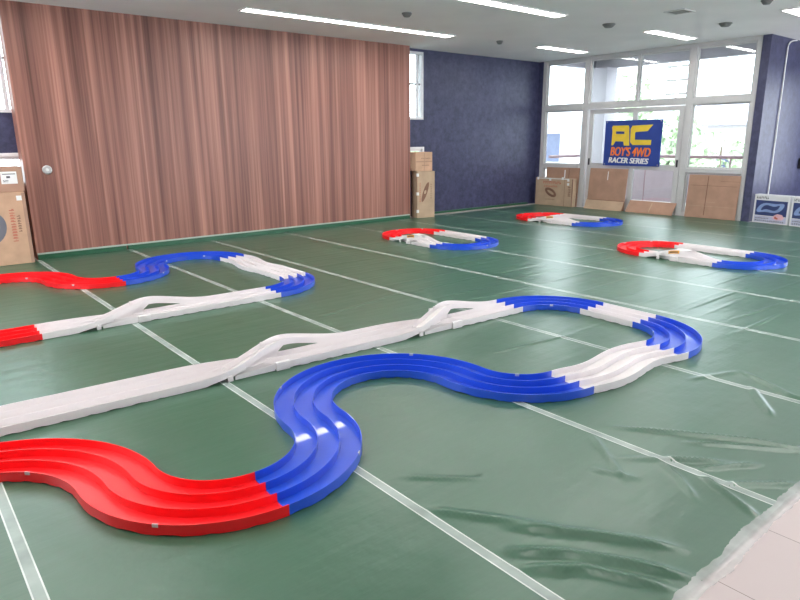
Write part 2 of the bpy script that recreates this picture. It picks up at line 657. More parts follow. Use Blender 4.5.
detector(9.04, 5.87, 'round dark ceiling detector between the two short lights, left of the pair')
detector(10.42, 4.74, 'round dark ceiling detector between short light and right pillar')
detector(6.02, 7.07, 'small dark ceiling detector between the two long light strips', .07)
detector(8.98, 8.01, 'small ceiling detector in line with the long strip by the navy wall', .06)
detector(9.14, 3.67, 'small ceiling detector at the top right edge of the picture', .07)
vt = empty('ceiling_vent', (8.95, 4.72, ZC))
tag(vt, 'square grey ceiling vent panel between two round detectors', 'vent')
MB().box((-.15, -.15, -.012), (.15, -.125, -.0005)).box((-.15, .125, -.012), (.15, .15, -.0005)).box((-.15, -.125, -.012), (-.125, .125, -.0005)).box((.125, -.125, -.012), (.15, .125, -.0005)).build('vent_frame', ALU, vt)
sl = MB()
for k in range(6):
    sl.box((-.124, -.12 + k * .041, -.010), (.124, -.09 + k * .041, -.002))
sl.build('slats', GREY, vt)

# ------------------------------------------------------------------ green vinyl sheet
YF = 0.775
SX0, SX1, SY1 = -2.6, 12.12, 9.355
TAPES = [.21, 1.53, 2.70, 3.93, 5.20, 6.45, 7.70, 8.95, 10.20, 11.45]
# (polyline, height, half width): folds standing up in the vinyl
FOLDS = [
    ([(2.801, 1.675), (3.029, 1.378), (3.221, 1.109), (3.306, 0.91), (3.34, .77)], .014, .016),
    ([(1.555, 1.727), (1.739, 1.476), (1.883, 1.265)], .010, .022),
    ([(1.703, 1.444), (1.93, 1.182), (2.031, 1.03), (2.123, 0.881)], .015, .024),
    ([(1.584, 1.34), (1.754, 1.172), (1.903, 0.956), (1.989, 0.78)], .018, .024),
    ([(1.562, 1.225), (1.739, 1.075), (1.888, 0.8)], .015, .022),
    ([(2.71, 1.291), (2.879, 1.107)], .011, .014),
    ([(2.726, 1.153), (3.002, 0.977)], .011, .014),
    ([(2.674, 1.296), (2.60, 1.17), (2.471, 1.021)], .011, .014),
    ([(2.699, 1.117), (2.535, 0.796)], .014, .015),
    ([(2.673, 1.67), (2.369, 1.287)], .008, .014),
    ([(3.97, 1.41), (3.609, 1.15)], .012, .018),
    ([(4.2, 1.55), (4.0, 1.2), (3.95, .9)], .012, .02),
    ([(1.639, 1.992), (1.938, 1.712)], .006, .014),
    ([(2.932, 1.329), (3.116, 1.115), (3.283, 0.902)], .010, .014),
    ([(2.681, 1.019), (2.949, 0.79)], .010, .014),
    ([(2.52, 1.47), (2.75, 1.25), (2.95, 1.02)], .006, .02),
    ([(3.229, 2.878), (3.998, 2.771)], .006, .012),
    ([(5.386, 2.527), (6.516, 2.537)], .006, .012),
    ([(4.98, 1.97), (5.14, 1.94), (5.9, 1.93)], .006, .012),
    ([(2.754, 4.513), (3.999, 4.734)], .004, .012),
    ([(5.297, 2.141), (6.649, 2.033)], .005, .012),
    ([(3.807, 1.707), (4.19, 1.561)], .006, .02),
    ([(2.357, 1.469), (2.452, 1.272)], .007, .016),
    ([(5.25, 5.422), (6.44, 5.43)], .004, .012),
    ([(5.25, 4.72), (6.44, 4.744)], .004, .012),
]
for i in range(len(TAPES) - 1):          # creases across each strip, from the way it was packed
    if TAPES[i] < 3.9:
        continue
    y = 2.3 + random.random() * .4
    while y < 8.7:
        FOLDS.append(([(TAPES[i] + .05, y + random.uniform(-.02, .02)), (TAPES[i + 1] - .05, y + random.uniform(-.02, .02))], random.uniform(.0015, .0035), random.uniform(.010, .016)))
        y += random.uniform(.25, .55)


def sheet_h(x, y):
    x = np.asarray(x, float)
    y = np.asarray(y, float)
    h = np.full(np.broadcast(x, y).shape, .004)
    x = np.broadcast_to(x, h.shape)
    y = np.broadcast_to(y, h.shape)
    for pts, hh, sg in FOLDS:
        P = np.array(pts)
        best = np.full(h.shape, 9.0)
        fade = np.zeros(h.shape)
        seg = np.linalg.norm(np.diff(P, axis=0), axis=1)
        tot = seg.sum()
        acc = 0
        lo = P.min(0) - .15
        hi = P.max(0) + .15
        msk = (x > lo[0]) & (x < hi[0]) & (y > lo[1]) & (y < hi[1])
        if not msk.any():
            continue
        xx, yy = x[msk], y[msk]
        bb = np.full(xx.shape, 9.0)
        ff = np.zeros(xx.shape)
        for i in range(len(P) - 1):
            d = P[i + 1] - P[i]
            t = np.clip(((xx - P[i, 0]) * d[0] + (yy - P[i, 1]) * d[1]) / (d @ d), 0, 1)
            r = np.hypot(xx - P[i, 0] - t * d[0], yy - P[i, 1] - t * d[1])
            s = (acc + t * seg[i]) / tot
            m = r < bb
            bb = np.where(m, r, bb)
            ff = np.where(m, np.clip(np.minimum(s, 1 - s) * 5 + .12, 0, 1), ff)
            acc += seg[i]
        h[msk] += 1.35 * hh * ff * np.exp(-(bb / (.95 * sg)) ** 2)
    return h


def grid_mesh(name, xs, ys, zf, mat, parent=None):
    X, Y = np.meshgrid(xs, ys)
    Z = zf(X, Y)
    nx, ny = len(xs), len(ys)
    me = bpy.data.meshes.new(name)
    v = np.stack([X, Y, Z], -1).reshape(-1, 3)
    i = np.arange(nx * ny).reshape(ny, nx)
    q = np.stack([i[:-1, :-1], i[:-1, 1:], i[1:, 1:], i[1:, :-1]], -1).reshape(-1, 4)
    me.from_pydata(v.tolist(), [], q.tolist())
    me.materials.append(mat)
    me.shade_smooth()
    o = bpy.data.objects.new(name, me)
    COL.objects.link(o)
    if parent:
        o.parent = parent
    return o


xs = np.concatenate([np.arange(SX0, 1.4, .15), np.arange(1.4, 4.3, .0165), np.arange(4.3, SX1, .12), [SX1]])
ys = np.concatenate([np.arange(YF, 2.1, .0145), np.arange(2.1, 6.0, .016), np.arange(6.0, SY1, .022), [SY1]])
sheet = grid_mesh('vinyl_floor_sheet', xs, ys, sheet_h, VINYL)
tag(sheet, 'green vinyl floor covering spread across the whole hall, taped seams', 'floor covering')
ysf = np.concatenate([np.arange(YF + .005, 2.1, .012), np.arange(2.1, SY1 - .02, .02)])
for x in TAPES:
    w = .018
    t = grid_mesh('seam_tape', np.linspace(x - w, x + w, 7), ysf, lambda X, Y: sheet_h(X, Y) + .0012, TAPE, sheet)
    e = grid_mesh('tape_edge', np.array([x - w - .006, x - w]), ysf, lambda X, Y: sheet_h(X, Y) + .0016, TAPE_EDGE, t)
    e = grid_mesh('tape_edge', np.array([x + w, x + w + .006]), ysf, lambda X, Y: sheet_h(X, Y) + .0016, TAPE_EDGE, t)
# irregular clear tape holding the front edge of the sheet to the floor
xe = np.arange(-.5, 6.0, .012)
nz = np.convolve(rng.normal(size=len(xe) + 24), np.ones(25) / 25, 'valid')
n2 = np.convolve(rng.normal(size=len(xe) + 28), np.ones(29) / 12, 'valid')
ed = MB()
rows = []
for k, t in enumerate(np.linspace(0, 1, 7)):
    ya = YF + .02 + .045 * nz
    yb = YF - .032 + .02 * n2
    y = ya * (1 - t) + yb * t
    h = np.where(y > YF - .004, sheet_h(xe, y) + .0022, .0018) + .002 * np.abs(np.sin(5 * xe + 2 * t)) * (t * (1 - t))
    rows.append(np.stack([xe, y, h], 1))
V = np.concatenate(rows).tolist()
nn = len(xe)
ed.add(V, [(k * nn + i, k * nn + i + 1, (k + 1) * nn + i + 1, (k + 1) * nn + i) for k in range(6) for i in range(nn - 1)])
ed.build('edge_tape', EDGE_TAPE, sheet, smooth=True)

# ------------------------------------------------------------------ race tracks
WT = .004          # wall thickness
TZ = .0065         # tracks rest on the vinyl


def path_arc(P, th, r, ang, n=None):
    n = n or max(6, int(abs(ang) * r / .025))
    sg = 1 if ang > 0 else -1
    c = np.array(P) + sg * r * np.array([-math.sin(th), math.cos(th)])
    hh = th + ang * np.linspace(0, 1, n)
    pts = c + sg * r * np.stack([np.sin(hh), -np.cos(hh)], 1)
    return pts, np.stack([-np.sin(hh), np.cos(hh)], 1), th + ang


def path_line(P, th, L, wave=0.0, n=None):
    n = n or max(6, int(L / .025))
    t = np.linspace(0, 1, n)
    u = np.array([math.cos(th), math.sin(th)])
    v = np.array([-u[1], u[0]])
    win = 1 - (2 * t - 1) ** 6
    off = wave * (np.sin(2 * PI * t) + .35 * np.sin(PI * t) ** 2) * win
    pts = np.array(P) + (L * t)[:, None] * u + off[:, None] * v
    hh = th + np.arctan(np.gradient(off, L * t))
    hh[0] = hh[-1] = th
    return pts, np.stack([-np.sin(hh), np.cos(hh)], 1), th


def channel_loop(nl, W, h=.05, low=0.0, fl=.010, fb=.006):
    """closed cross-section (lat, z) of nl lanes side by side; outer walls reach down to z=low"""
    x = [-W / 2 + (W - WT) * i / nl for i in range(nl + 1)]
    p = []
    for i, a in enumerate(x):
        z_l = low if i == 0 else fl
        p += [(a, z_l), (a, h), (a + WT, h), (a + WT, fl if i < nl else low)]
    p += [(x[nl], fb), (x[0] + WT, fb), (x[0] + WT, low)]
    # outer right wall underside is handled by the order: (.., low) -> (x[nl], low) -> fb
    p.insert(len(p) - 3, (x[nl], low))
    return p


def sweep(name, loop, pts, nor, mat, parent, zoff=None, latoff=None, feet=True, cap=True):
    n = len(pts)
    m = len(loop)
    zoff = np.zeros(n) if zoff is None else zoff
    latoff = np.zeros(n) if latoff is None else latoff
    d = np.r_[0, np.cumsum(np.linalg.norm(np.diff(pts, axis=0), axis=1))]
    V = []
    for i in range(n):
        lift = .0045 if feet and (d[i] % .13) > .085 and 0 < i < n - 1 else 0
        for (a, z) in loop:
            zz = z + (lift if z <= 0.001 else 0)
            q = pts[i] + (a + latoff[i]) * nor[i]
            V.append((q[0], q[1], zz + zoff[i] + TZ))
    F = []
    for i in range(n - 1):
        for k in range(m):
            k2 = (k + 1) % m
            F.append((i * m + k, i * m + k2, (i + 1) * m + k2, (i + 1) * m + k))
    mb = MB().add(V, F)
    if cap:
        mb.f.append(tuple(range(m)))
        mb.f.append(tuple((n - 1) * m + k for k in range(m - 1, -1, -1)))
        mb.mi += [0, 0]
    return mb.build(name, mat, parent, smooth=True)


def smooth01(t):
    t = np.clip(t, 0, 1)
    return t * t * (3 - 2 * t)


def joint_tapes(parent, pts, nor, W, side, mat):
    """a bit of clear tape over the outer wall at a joint"""
    p, nv = pts, nor
    u = np.array([nv[1], -nv[0]])
    mb = MB()
    o = side * (W / 2 + .0008)
    a = p + o * nv - .013 * u
    b = p + o * nv + .013 * u
    i_a = p + side * (W / 2 - WT - .0008) * nv - .013 * u
    i_b = p + side * (W / 2 - WT - .0008) * nv + .013 * u
    zt = TZ + .0508
    zl = TZ + .036
    V = [(a[0], a[1], zl), (b[0], b[1], zl), (b[0], b[1], zt), (a[0], a[1], zt), (i_a[0], i_a[1], zt), (i_b[0], i_b[1], zt), (i_a[0], i_a[1], zl), (i_b[0], i_b[1], zl)]
    mb.add(V, [(0, 1, 2, 3), (3, 2, 5, 4), (4, 5, 7, 6)])
    return mb.build('joint_tape', JOINT_FILM, parent)


def lane_changer(parent, P, th, L, W, nl, side, hump, sticker=None, f0=.20, web=(.30, .58), z_up=(.12, .62), z_dn=(.50, .97)):
    """bridge lane that starts on side (-1 right of travel) and crosses over the others"""
    pts, nor, _ = path_line(P, th, L, n=73)
    t = np.linspace(0, 1, 73)
    pitch = (W - WT) / nl
    root = empty('lane_change_section', (0, 0, 0))
    root.parent = parent
    lo_c = -side * pitch / 2 * 1.0
    k1 = smooth01((t - .10) / .52)
    lower_off = lo_c * (1 - 2 * k1)
    k2 = smooth01((t - f0) / (.66 - f0))
    br_lat = side * (W / 2 - WT / 2 - pitch / 2)
    bridge_off = br_lat * (1 - 2 * k2)
    z = hump * (smooth01((t - z_up[0]) / (z_up[1] - z_up[0])) * (1 - smooth01((t - z_dn[0]) / (z_dn[1] - z_dn[0]))))
    loop_l = channel_loop(nl - 1, pitch * (nl - 1) + WT)
    sweep('lower_lanes', loop_l, pts, nor, PLAST_W, root, latoff=lower_off)
    # bridge: its walls are kept a hair above and inside the neighbours so that they do not coincide
    loop_b = channel_loop(1, pitch + WT - .0006, h=.0506, low=.0004, fl=.0104, fb=.0064)
    # while on the ground the outer wall reaches the floor, in the air it ends at the deck
    n = len(pts)
    V = []
    m = len(loop_b)
    for i in range(n):
        for (a, zz) in loop_b:
            dz = 0
            if zz < .001 and z[i] > .004:
                dz = min(.006, z[i])
            if zz < .001 and side * a > 0 and abs(t[i] - .232) < .016:
                dz = .03
            q = pts[i] + (a + bridge_off[i]) * nor[i]
            V.append((q[0], q[1], zz + dz + z[i] + TZ))
    F = [(i * m + k, i * m + (k + 1) % m, (i + 1) * m + (k + 1) % m, (i + 1) * m + k) for i in range(n - 1) for k in range(m)]
    F += [tuple(range(m)), tuple((n - 1) * m + k for k in range(m - 1, -1, -1))]
    br = MB().add(V, F).build('bridge_lane', PLAST_W, root, smooth=True)
    u = np.array([math.cos(th), math.sin(th)])
    v = np.array([-u[1], u[0]])
    P = np.array(P)

    def W3(s, l, zz):
        q = P + s * u + l * v
        return (q[0], q[1], zz + TZ)

    def slab(name, s0, s1, l0, l1, z0, z1, z0b=None, z1b=None):
        z0b = z0 if z0b is None else z0b
        z1b = z1 if z1b is None else z1b
        return MB().add([W3(s0, l0, z0), W3(s1, l0, z0b), W3(s1, l1, z0b), W3(s0, l1, z0), W3(s0, l0, z1), W3(s1, l0, z1b), W3(s1, l1, z1b), W3(s0, l1, z1)],
                        [(0, 3, 2, 1), (4, 5, 6, 7), (0, 1, 5, 4), (1, 2, 6, 5), (2, 3, 7, 6), (3, 0, 4, 7)]).build(name, PLAST_W, root, bevel=.002)
    # foot under the start of the ramp, on the outer side, with an arched notch before it
    s_leg = L * .255
    i_leg = int(.255 * 72)
    zl = z[i_leg] + .008
    lat = side * (W / 2)
    slab('leg', s_leg, s_leg + .035, lat, lat - side * .012, 0, zl + .014)
    slab('leg', s_leg, s_leg + .035, lat - side * (pitch - .014), lat - side * (pitch - .002), .055, max(.062, zl + .003))
    # ribbed support block holding the bridge where the lower lanes come out
    sc = L * .5
    rb = MB()
    hw = .05
    ib = 36
    bl = bridge_off[ib] + side * (pitch / 2 - .001)
    zn, zf = .056, .062
    bl = lat - side * .004

    def hexa(q):
        rb.add(q, [(0, 3, 2, 1), (4, 5, 6, 7), (0, 1, 5, 4), (1, 2, 6, 5), (2, 3, 7, 6), (3, 0, 4, 7)])
    a0, a1 = sc - hw, sc + hw
    l0, l1 = lat + side * .010, lat + side * .001
    hexa([W3(a0, l0, 0), W3(a1, l0, 0), W3(a1, l1, 0), W3(a0, l1, 0), W3(a0, l0, zn), W3(a1, l0, zn), W3(a1, l1, zn + .002), W3(a0, l1, zn + .002)])
    hexa([W3(a0, l1, zn - .003), W3(a1, l1, zn - .003), W3(a1, bl, zf - .004), W3(a0, bl, zf - .004), W3(a0, l1, zn + .002), W3(a1, l1, zn + .002), W3(a1, bl, zf), W3(a0, bl, zf)])
    for kk in range(3 if nl > 2 else 2):
        zz = .012 + kk * .016
        hexa([W3(a0 - .003, l0, zz), W3(a1 + .003, l0, zz), W3(a1 + .003, l0 + side * .003, zz), W3(a0 - .003, l0 + side * .003, zz),
              W3(a0 - .003, l0, zz + .004), W3(a1 + .003, l0, zz + .004), W3(a1 + .003, l0 + side * .003, zz + .004), W3(a0 - .003, l0 + side * .003, zz + .004)])
    rb.build('support_block', PLAST_W, root, bevel=.0015)
    # web between the bridge and the lanes beneath, on the near side
    i0, i1 = int(web[0] * 72), int(web[1] * 72)
    wv = []
    for i in range(i0, i1 + 1):
        lb = bridge_off[i] + side * (pitch / 2 - .001)
        ll = lower_off[i] - side * (pitch * (nl - 1) / 2 - .003)
        ll = lb if side * (ll - lb) < 0 else ll
        tp = min(1, (i1 - i) / 4) if i1 < 70 else 1
        zb_ = z[i] + .008
        for (lt_, zz_) in ((lb, zb_), (lb + (ll - lb) * tp, zb_ + (.047 - zb_) * tp)):
            q = pts[i] + lt_ * nor[i]
            wv.append((q[0], q[1], zz_ + TZ))
    MB().add(wv, [(2 * i, 2 * i + 2, 2 * i + 3, 2 * i + 1) for i in range(i1 - i0)]).build('side_web', PLAST_W, root, smooth=True)
    # skirt hanging from the ramp wall, and the low wall along the near edge
    if nl > 2:
        i0, i1 = int(.285 * 72), int(.53 * 72)
        hv = []
        for i in range(i0, i1 + 1):
            lb = bridge_off[i] + side * (pitch / 2 - .001)
            for zz_ in (z[i] + .015, min(z[i], .034)):
                q = pts[i] + lb * nor[i]
                hv.append((q[0], q[1], zz_ + TZ))
        MB().add(hv, [(2 * i, 2 * i + 2, 2 * i + 3, 2 * i + 1) for i in range(i1 - i0)]).build('ramp_skirt', PLAST_W, root, smooth=True)
        slab('near_wall', L * .285, L * .465, lat + side * .001, lat - side * .003, .004, .030, .004, .052)
    # far-side post under the crest
    ic = int(.5 * 72)
    slab('post', sc - .02, sc + .02, -side * (W / 2 + .001), -side * (W / 2 + .013), 0, z[ic] + .008)
    # clip on the far wall of the ramp
    it = int(.47 * 72)
    lt = bridge_off[it] - side * (pitch / 2 + .002)
    slab('clip', L * .47, L * .47 + .03, lt, lt - side * .008, z[it] + .035, z[it] + .062)
    if sticker:
        i0 = int(.52 * 72)
        zz = z[i0] + .052
        c0 = bridge_off[i0]
        slab('cover_plate', L * .44, L * .62, c0 - pitch / 2, c0 + pitch / 2, zz, zz + .002)
        def wall_label(name, t0, t1, za, zb, d, mat, par):
            j0, j1 = int(t0 * 72), int(t1 * 72)
            vv = []
            for j in range(j0, j1 + 1):
                ll = bridge_off[j] + side * (pitch / 2 + WT / 2 + d)
                q = pts[j] + ll * nor[j]
                vv += [(q[0], q[1], z[j] + za + TZ), (q[0], q[1], z[j] + zb + TZ)]
            return MB().add(vv, [(2 * j, 2 * j + 2, 2 * j + 3, 2 * j + 1) for j in range(j1 - j0)]).build(name, mat, par)
        st = wall_label('sticker', .40, .52, .010, .049, .0012, simple('orange_sticker', (.85, .42, .06), .4, vary=.1), root)
        st['label'] = 'orange and brown sticker'
        wall_label('sticker_band', .415, .50, .020, .038, .0022, INK_BR, st)
    return root


# ---- large front circuit
W3L = .333
t1 = empty('race_track', (1.0, 2.2, TZ))
tag(t1, 'large three-lane toy racing circuit winding across the foreground, red S-bend at its near end', 'race track', 'toy race tracks on the green floor')
base = Vector((1.0, 2.2, TZ))


def adopt(root):
    """keep world placement of children built in world coordinates"""
    for ch in root.children:
        ch.matrix_parent_inverse = root.matrix_world.inverted() if False else Matrix.Translation(-Vector(root.location))


L3 = channel_loop(3, W3L)
th = -.057
u = np.array([math.cos(th), math.sin(th)])
P = np.array([4.275, 3.608])
lane_changer(t1, P - 1.56 * u, th, 1.56, W3L, 3, -1, .100)
lane_changer(t1, P - 3.12 * u, th, 1.56, W3L, 3, -1, .100)
for k in range(3):
    a = P - (3.12 + .521 * (k + 1)) * u
    pts, nor, _ = path_line(a, th, .521)
    sweep('straight_section', L3, pts, nor, PLAST_W, t1)
RED, BLU, WHI = PLAST_R, PLAST_B, PLAST_W
hh = th
segs = [('curve_section', 'a', -1.574, .513, BLU), ('straight_section', 'l', .521, 0, WHI), ('curve_section', 'a', -1.578, .513, BLU),
        ('wave_section', 'l', 1.034, -.036, WHI), ('curve_section', 'a', -1.569, .475, BLU), ('curve_section', 'a', 1.58, .537, BLU), ('curve_section', 'a', 1.58, .537, BLU),
        ('curve_section', 'a', -1.569, .505, BLU), ('curve_section', 'a', -1.53, .505, RED), ('curve_section', 'a', 1.53, .641, RED), ('straight_section', 'l', .521, 0, RED)]
for nm, kind, a, r, mat in segs:
    if kind == 'a':
        pts, nor, hh = path_arc(P, hh, r, a)
    else:
        pts, nor, hh = path_line(P, hh, a, wave=r)
    sweep(nm, L3, pts, nor, mat, t1)
    P = pts[-1]
    if mat is not WHI:
        for sd in (-1,) if P[0] > 1.5 else (1,):
            joint_tapes(t1, pts[-1] if False else pts[len(pts) // 2], nor[len(pts) // 2], W3L, sd, EDGE_TAPE)
adopt(t1)

# ---- three-lane circuit at the back left
t2 = empty('race_track', (2.0, 6.0, TZ))
tag(t2, 'three-lane toy racing circuit near the walnut panel wall at left, red and blue S-bend behind', 'race track', 'toy race tracks on the green floor')
th = -.016
u = np.array([math.cos(th), math.sin(th)])
P = np.array([2.925, 5.53])
pts, nor, _ = path_line(P - .53 * u, th, .53)
sweep('straight_section', L3, pts, nor, WHI, t2)
lane_changer(t2, P - 2.09 * u, th, 1.56, W3L, 3, -1, .100)
for k in range(3):
    pts, nor, _ = path_line(P - (2.09 + .521 * (k + 1)) * u, th, .521)
    sweep('straight_section', L3, pts, nor, RED, t2)
hh = th
for nm, kind, a, r, mat in [('curve_section', 'a', 1.58, .52, BLU), ('straight_section', 'l', .521, 0, WHI), ('wave_section', 'l', 1.04, .034, WHI),
                            ('curve_section', 'a', 1.571, .515, BLU), ('curve_section', 'a', 1.571, .515, BLU), ('curve_section', 'a', -1.565, .505, BLU),
                            ('curve_section', 'a', -1.565, .505, RED), ('curve_section', 'a', 1.565, .53, RED), ('straight_section', 'l', .521, 0, RED), ('straight_section', 'l', .521, 0, RED)]:
    if kind == 'a':
        pts, nor, hh = path_arc(P, hh, r, a)
    else:
        pts, nor, hh = path_line(P, hh, a, wave=r)
    sweep(nm, L3, pts, nor, mat, t2)
    P = pts[-1]
    if mat is not WHI:
        for sd in (1,):
            joint_tapes(t2, pts[len(pts) // 2], nor[len(pts) // 2], W3L, sd, EDGE_TAPE)
adopt(t2)

# ---- three small two-lane ovals
W2 = .245
L2 = channel_loop(2, W2)


def oval(cx, cy, ang, label):
    r = empty('oval_track', (0, 0, 0))
    tag(r, label, 'race track', 'toy race tracks on the green floor')
    R, L = .452, .944
    # built along +x with the red end at -x; the near side is y=-R
    pts, nor, _ = path_line((-L / 2, R), 0, L / 2)
    sweep('straight_section', L2, pts, nor, WHI, r)
    pts, nor, _ = path_line((0, R), 0, L / 2)
    sweep('straight_section', L2, pts, nor, WHI, r)
    lane_changer(r, (-L / 2, -R), 0, L, W2, 2, -1, .075, sticker=True, f0=.16, web=(.2, 1.0), z_up=(.06, .50), z_dn=(.55, 1.0))
    p, h = np.array([L / 2, -R]), 0
    for k in range(2):
        pts, nor, h = path_arc(p, h, R, PI / 2)
        sweep('curve_section', L2, pts, nor, BLU, r)
        joint_tapes(r, pts[0] if k else pts[-1], nor[0] if k else nor[-1], W2, -1, EDGE_TAPE)
        p = pts[-1]
    p, h = np.array([-L / 2, R]), PI
    for k in range(2):
        pts, nor, h = path_arc(p, h, R, PI / 2)
        sweep('curve_section', L2, pts, nor, RED, r)
        for f in (.0, .5) if k else (.5, .99):
            i = int(f * (len(pts) - 1))
            joint_tapes(r, pts[i], nor[i], W2, -1, EDGE_TAPE)
        p = pts[-1]
    r.location = (cx, cy, 0)
    r.rotation_euler[2] = ang
    return r


oval(6.541, 6.977, -1.599, 'small two-lane oval toy track nearest the walnut panel, leftmost of three ovals')
oval(9.921, 7.046, -1.535, 'small two-lane oval toy track in front of the cartons by the navy wall corner')
oval(8.085, 3.726, -1.582, 'small two-lane oval toy track at the right edge, nearest of three ovals')


# ------------------------------------------------------------------ cartons
def carton(name, label, x0, y0, w, d, h, z0, rotz=0, mat=CARTON, group='brown cardboard cartons'):
    """origin at the front left bottom corner, +x along the front, +y depth"""
    o = empty(name, (x0, y0, z0), rotz)
    tag(o, label, 'carton', group)
    MB().box((0, 0, .001), (w, d, h)).build('box_body', mat, o, bevel=.006)
    # closing flaps with the gap between them
    f = MB()
    f.box((.004, .004, h + .0005), (w - .004, d / 2 - .002, h + .004)).box((.004, d / 2 + .002, h + .0005), (w - .004, d - .004, h + .004))
    f.build('top_flaps', mat, o)
    return o


def decal(o, name, rects, mat, d=-.0012, axis='front', label=None):
    """flat printed or stuck-on marks on the front face (y=0): rects in front-face x,z"""
    m = MB()
    for q in rects:
        if len(q) == 4 and not isinstance(q[0], tuple):
            a, b, c, e = q
            m.add([(a, d, c), (b, d, c), (b, d, e), (a, d, e)], [(0, 1, 2, 3)])
        else:
            m.add([(x, d, z) for x, z in q], [tuple(range(len(q)))])
    p = m.build(name, mat, o)
    if label:
        p['label'] = label
    return p


def ring(cx, cz, rx, rz, t, tilt=0, n=28, squeeze=0.0):
    """closed track-like loop as quads"""
    out = []
    pts = []
    for k in range(n + 1):
        a = 2 * PI * k / n
        for s in (1, 1 - t):
            x = rx * s * math.cos(a)
            z = rz * (s if s == 1 else 1 - t * 1.6) * math.sin(a) + squeeze * rz * math.sin(PI * math.cos(a))
            pts.append((cx + x * math.cos(tilt) - z * math.sin(tilt), cz + x * math.sin(tilt) + z * math.cos(tilt)))
    for k in range(n):
        out.append((pts[2 * k], pts[2 * k + 2], pts[2 * k + 3], pts[2 * k + 1]))
    return out


def scribble(x0, x1, z0, z1, n, vertical=False, slant=.25):
    """rows of little strokes that read as a printed line too far away to spell"""
    out = []
    for i in range(n):
        if vertical:
            a = z1 - (z1 - z0) * i / n
            hgt = (z1 - z0) / n * .62
            out.append((x0, x1, a - hgt, a - hgt * .55))
            out.append((x0 + (x1 - x0) * random.choice((.1, .5)), x0 + (x1 - x0) * random.uniform(.6, 1), a - hgt * .4, a))
        else:
            a = x0 + (x1 - x0) * i / n
            w = (x1 - x0) / n * .62
            out.append((a, a + w * .45, z0, z1))
            zz = z0 + (z1 - z0) * random.choice((.1, .5))
            out.append((a + w * .5, a + w, zz, zz + (z1 - z0) * random.uniform(.3, .5)))
    return out


# left pair, in front of the navy wall end
c1 = carton('cardboard_carton', 'large brown carton with red print standing left of the walnut panel', .52, 9.16, .945, .36, .90, .005, group='brown cardboard cartons by the panel')
decal(c1, 'printed_picture', ring(.535, .47, .20, .155, .3, 1.25), simple('grey_blue_print', (.17, .17, .20), .7, vary=.1), label='dark grey printed track loop')
decal(c1, 'printed_lettering', scribble(.745, .80, .28, .70, 12, True), INK_R, label='red printed lettering')
decal(c1, 'printed_lettering', scribble(.82, .858, .40, .62, 7, True), INK_BR)
decal(c1, 'label', [(.845, .905, .80, .86)], PAPER, label='small white paper label')
decal(c1, 'side_strip', [(.905, .943, .01, .89)], CARTON_D)
c2 = carton('cardboard_carton', 'smaller brown carton with white shipping label stacked on the big left carton', .62, 9.20, .86, .30, .305, .911, mat=CARTON_D, group='brown cardboard cartons by the panel')
decal(c2, 'shipping_label', [(.62, .795, .10, .25)], PAPER, label='white shipping label')
decal(c2, 'label_print', scribble(.64, .70, .12, .15, 5) + [(.64, .78, .215, .225), (.68, .72, .17, .195)], INK, d=-.0022)

# pair in the corner right of the walnut panel
c3 = carton('cardboard_carton', 'tall brown carton with printed loop standing at right end of the walnut panel', 8.14, 9.275, .375, .28, .895, .005, rotz=math.radians(-17), mat=CARTON_L, group='brown cardboard cartons by the panel')
decal(c3, 'printed_picture', ring(.17, .50, .045, .20, .5, -.35), INK_BR, label='dark printed track loop')
decal(c3, 'printed_lettering', scribble(.05, .07, .30, .68, 9, True), INK_R, label='faded red lettering')
decal(c3, 'printed_lettering', scribble(.285, .305, .36, .66, 7, True), INK_BR)
for z in (.10, .44, .80):
    MB().box((-.003, -.003, z), (.035, -.001, z + .06)).box((-.003, -.003, z), (-.0012, .05, z + .06)).build('packing_tape', PAPER, c3)['label'] = 'white tape piece on the corner'
c4 = carton('cardboard_carton', 'small brown carton lying on top of the tall carton beside the panel', 8.125, 9.305, .40, .25, .355, .906, rotz=math.radians(-6), mat=CARTON, group='brown cardboard cartons by the panel')
decal(c4, 'printed_lettering', scribble(.14, .36, .23, .25, 8), INK_BR)
decal(c4, 'printed_lettering', scribble(.16, .33, .10, .12, 6), INK_BR)
decal(c4, 'packing_tape', [(.01, .39, .17, .19)], CARTON_D)
decal(c4, 'seam', [(.20, .212, .01, .345)], CARTON_D)

# carton in front of the left window bay: its front faces -x
c5 = carton('cardboard_carton', 'wide brown carton with printed track loop standing before the left window bay', 11.93, 9.40, 1.03, .12, .62, .005, rotz=-PI / 2, mat=CARTON_L, group='brown cardboard cartons by the panel')
decal(c5, 'printed_picture', ring(.43, .30, .17, .085, .4, -.45), INK_BR, label='dark printed track loop')
decal(c5, 'printed_lettering', scribble(.22, .72, .49, .555, 9), INK_R, label='red brown lettering')
decal(c5, 'printed_lettering', scribble(.25, .62, .42, .455, 8), INK_R, label='red brown lettering')
decal(c5, 'printed_lettering', scribble(.30, .56, .13, .15, 7), INK_BR)
decal(c5, 'printed_lettering', scribble(.90, .97, .22, .45, 6, True), INK_BR)
decal(c5, 'seam', [(.80, .808, .01, .61), (1.0, 1.02, .02, .61)], INK_BR)
for (a, z) in ((.04, .575), (.38, .56), (.72, .59), (.87, .56), (.87, .47)):
    MB().box((a, -.0024, z), (a + .055, -.0004, z + .06)).build('packing_tape', PAPER, c5)['label'] = 'white tape piece'
MB().box((.05, -.0034, .60), (.92, -.0026, .617)).build('packing_tape', PAPER, c5)['label'] = 'white tape along the top edge'


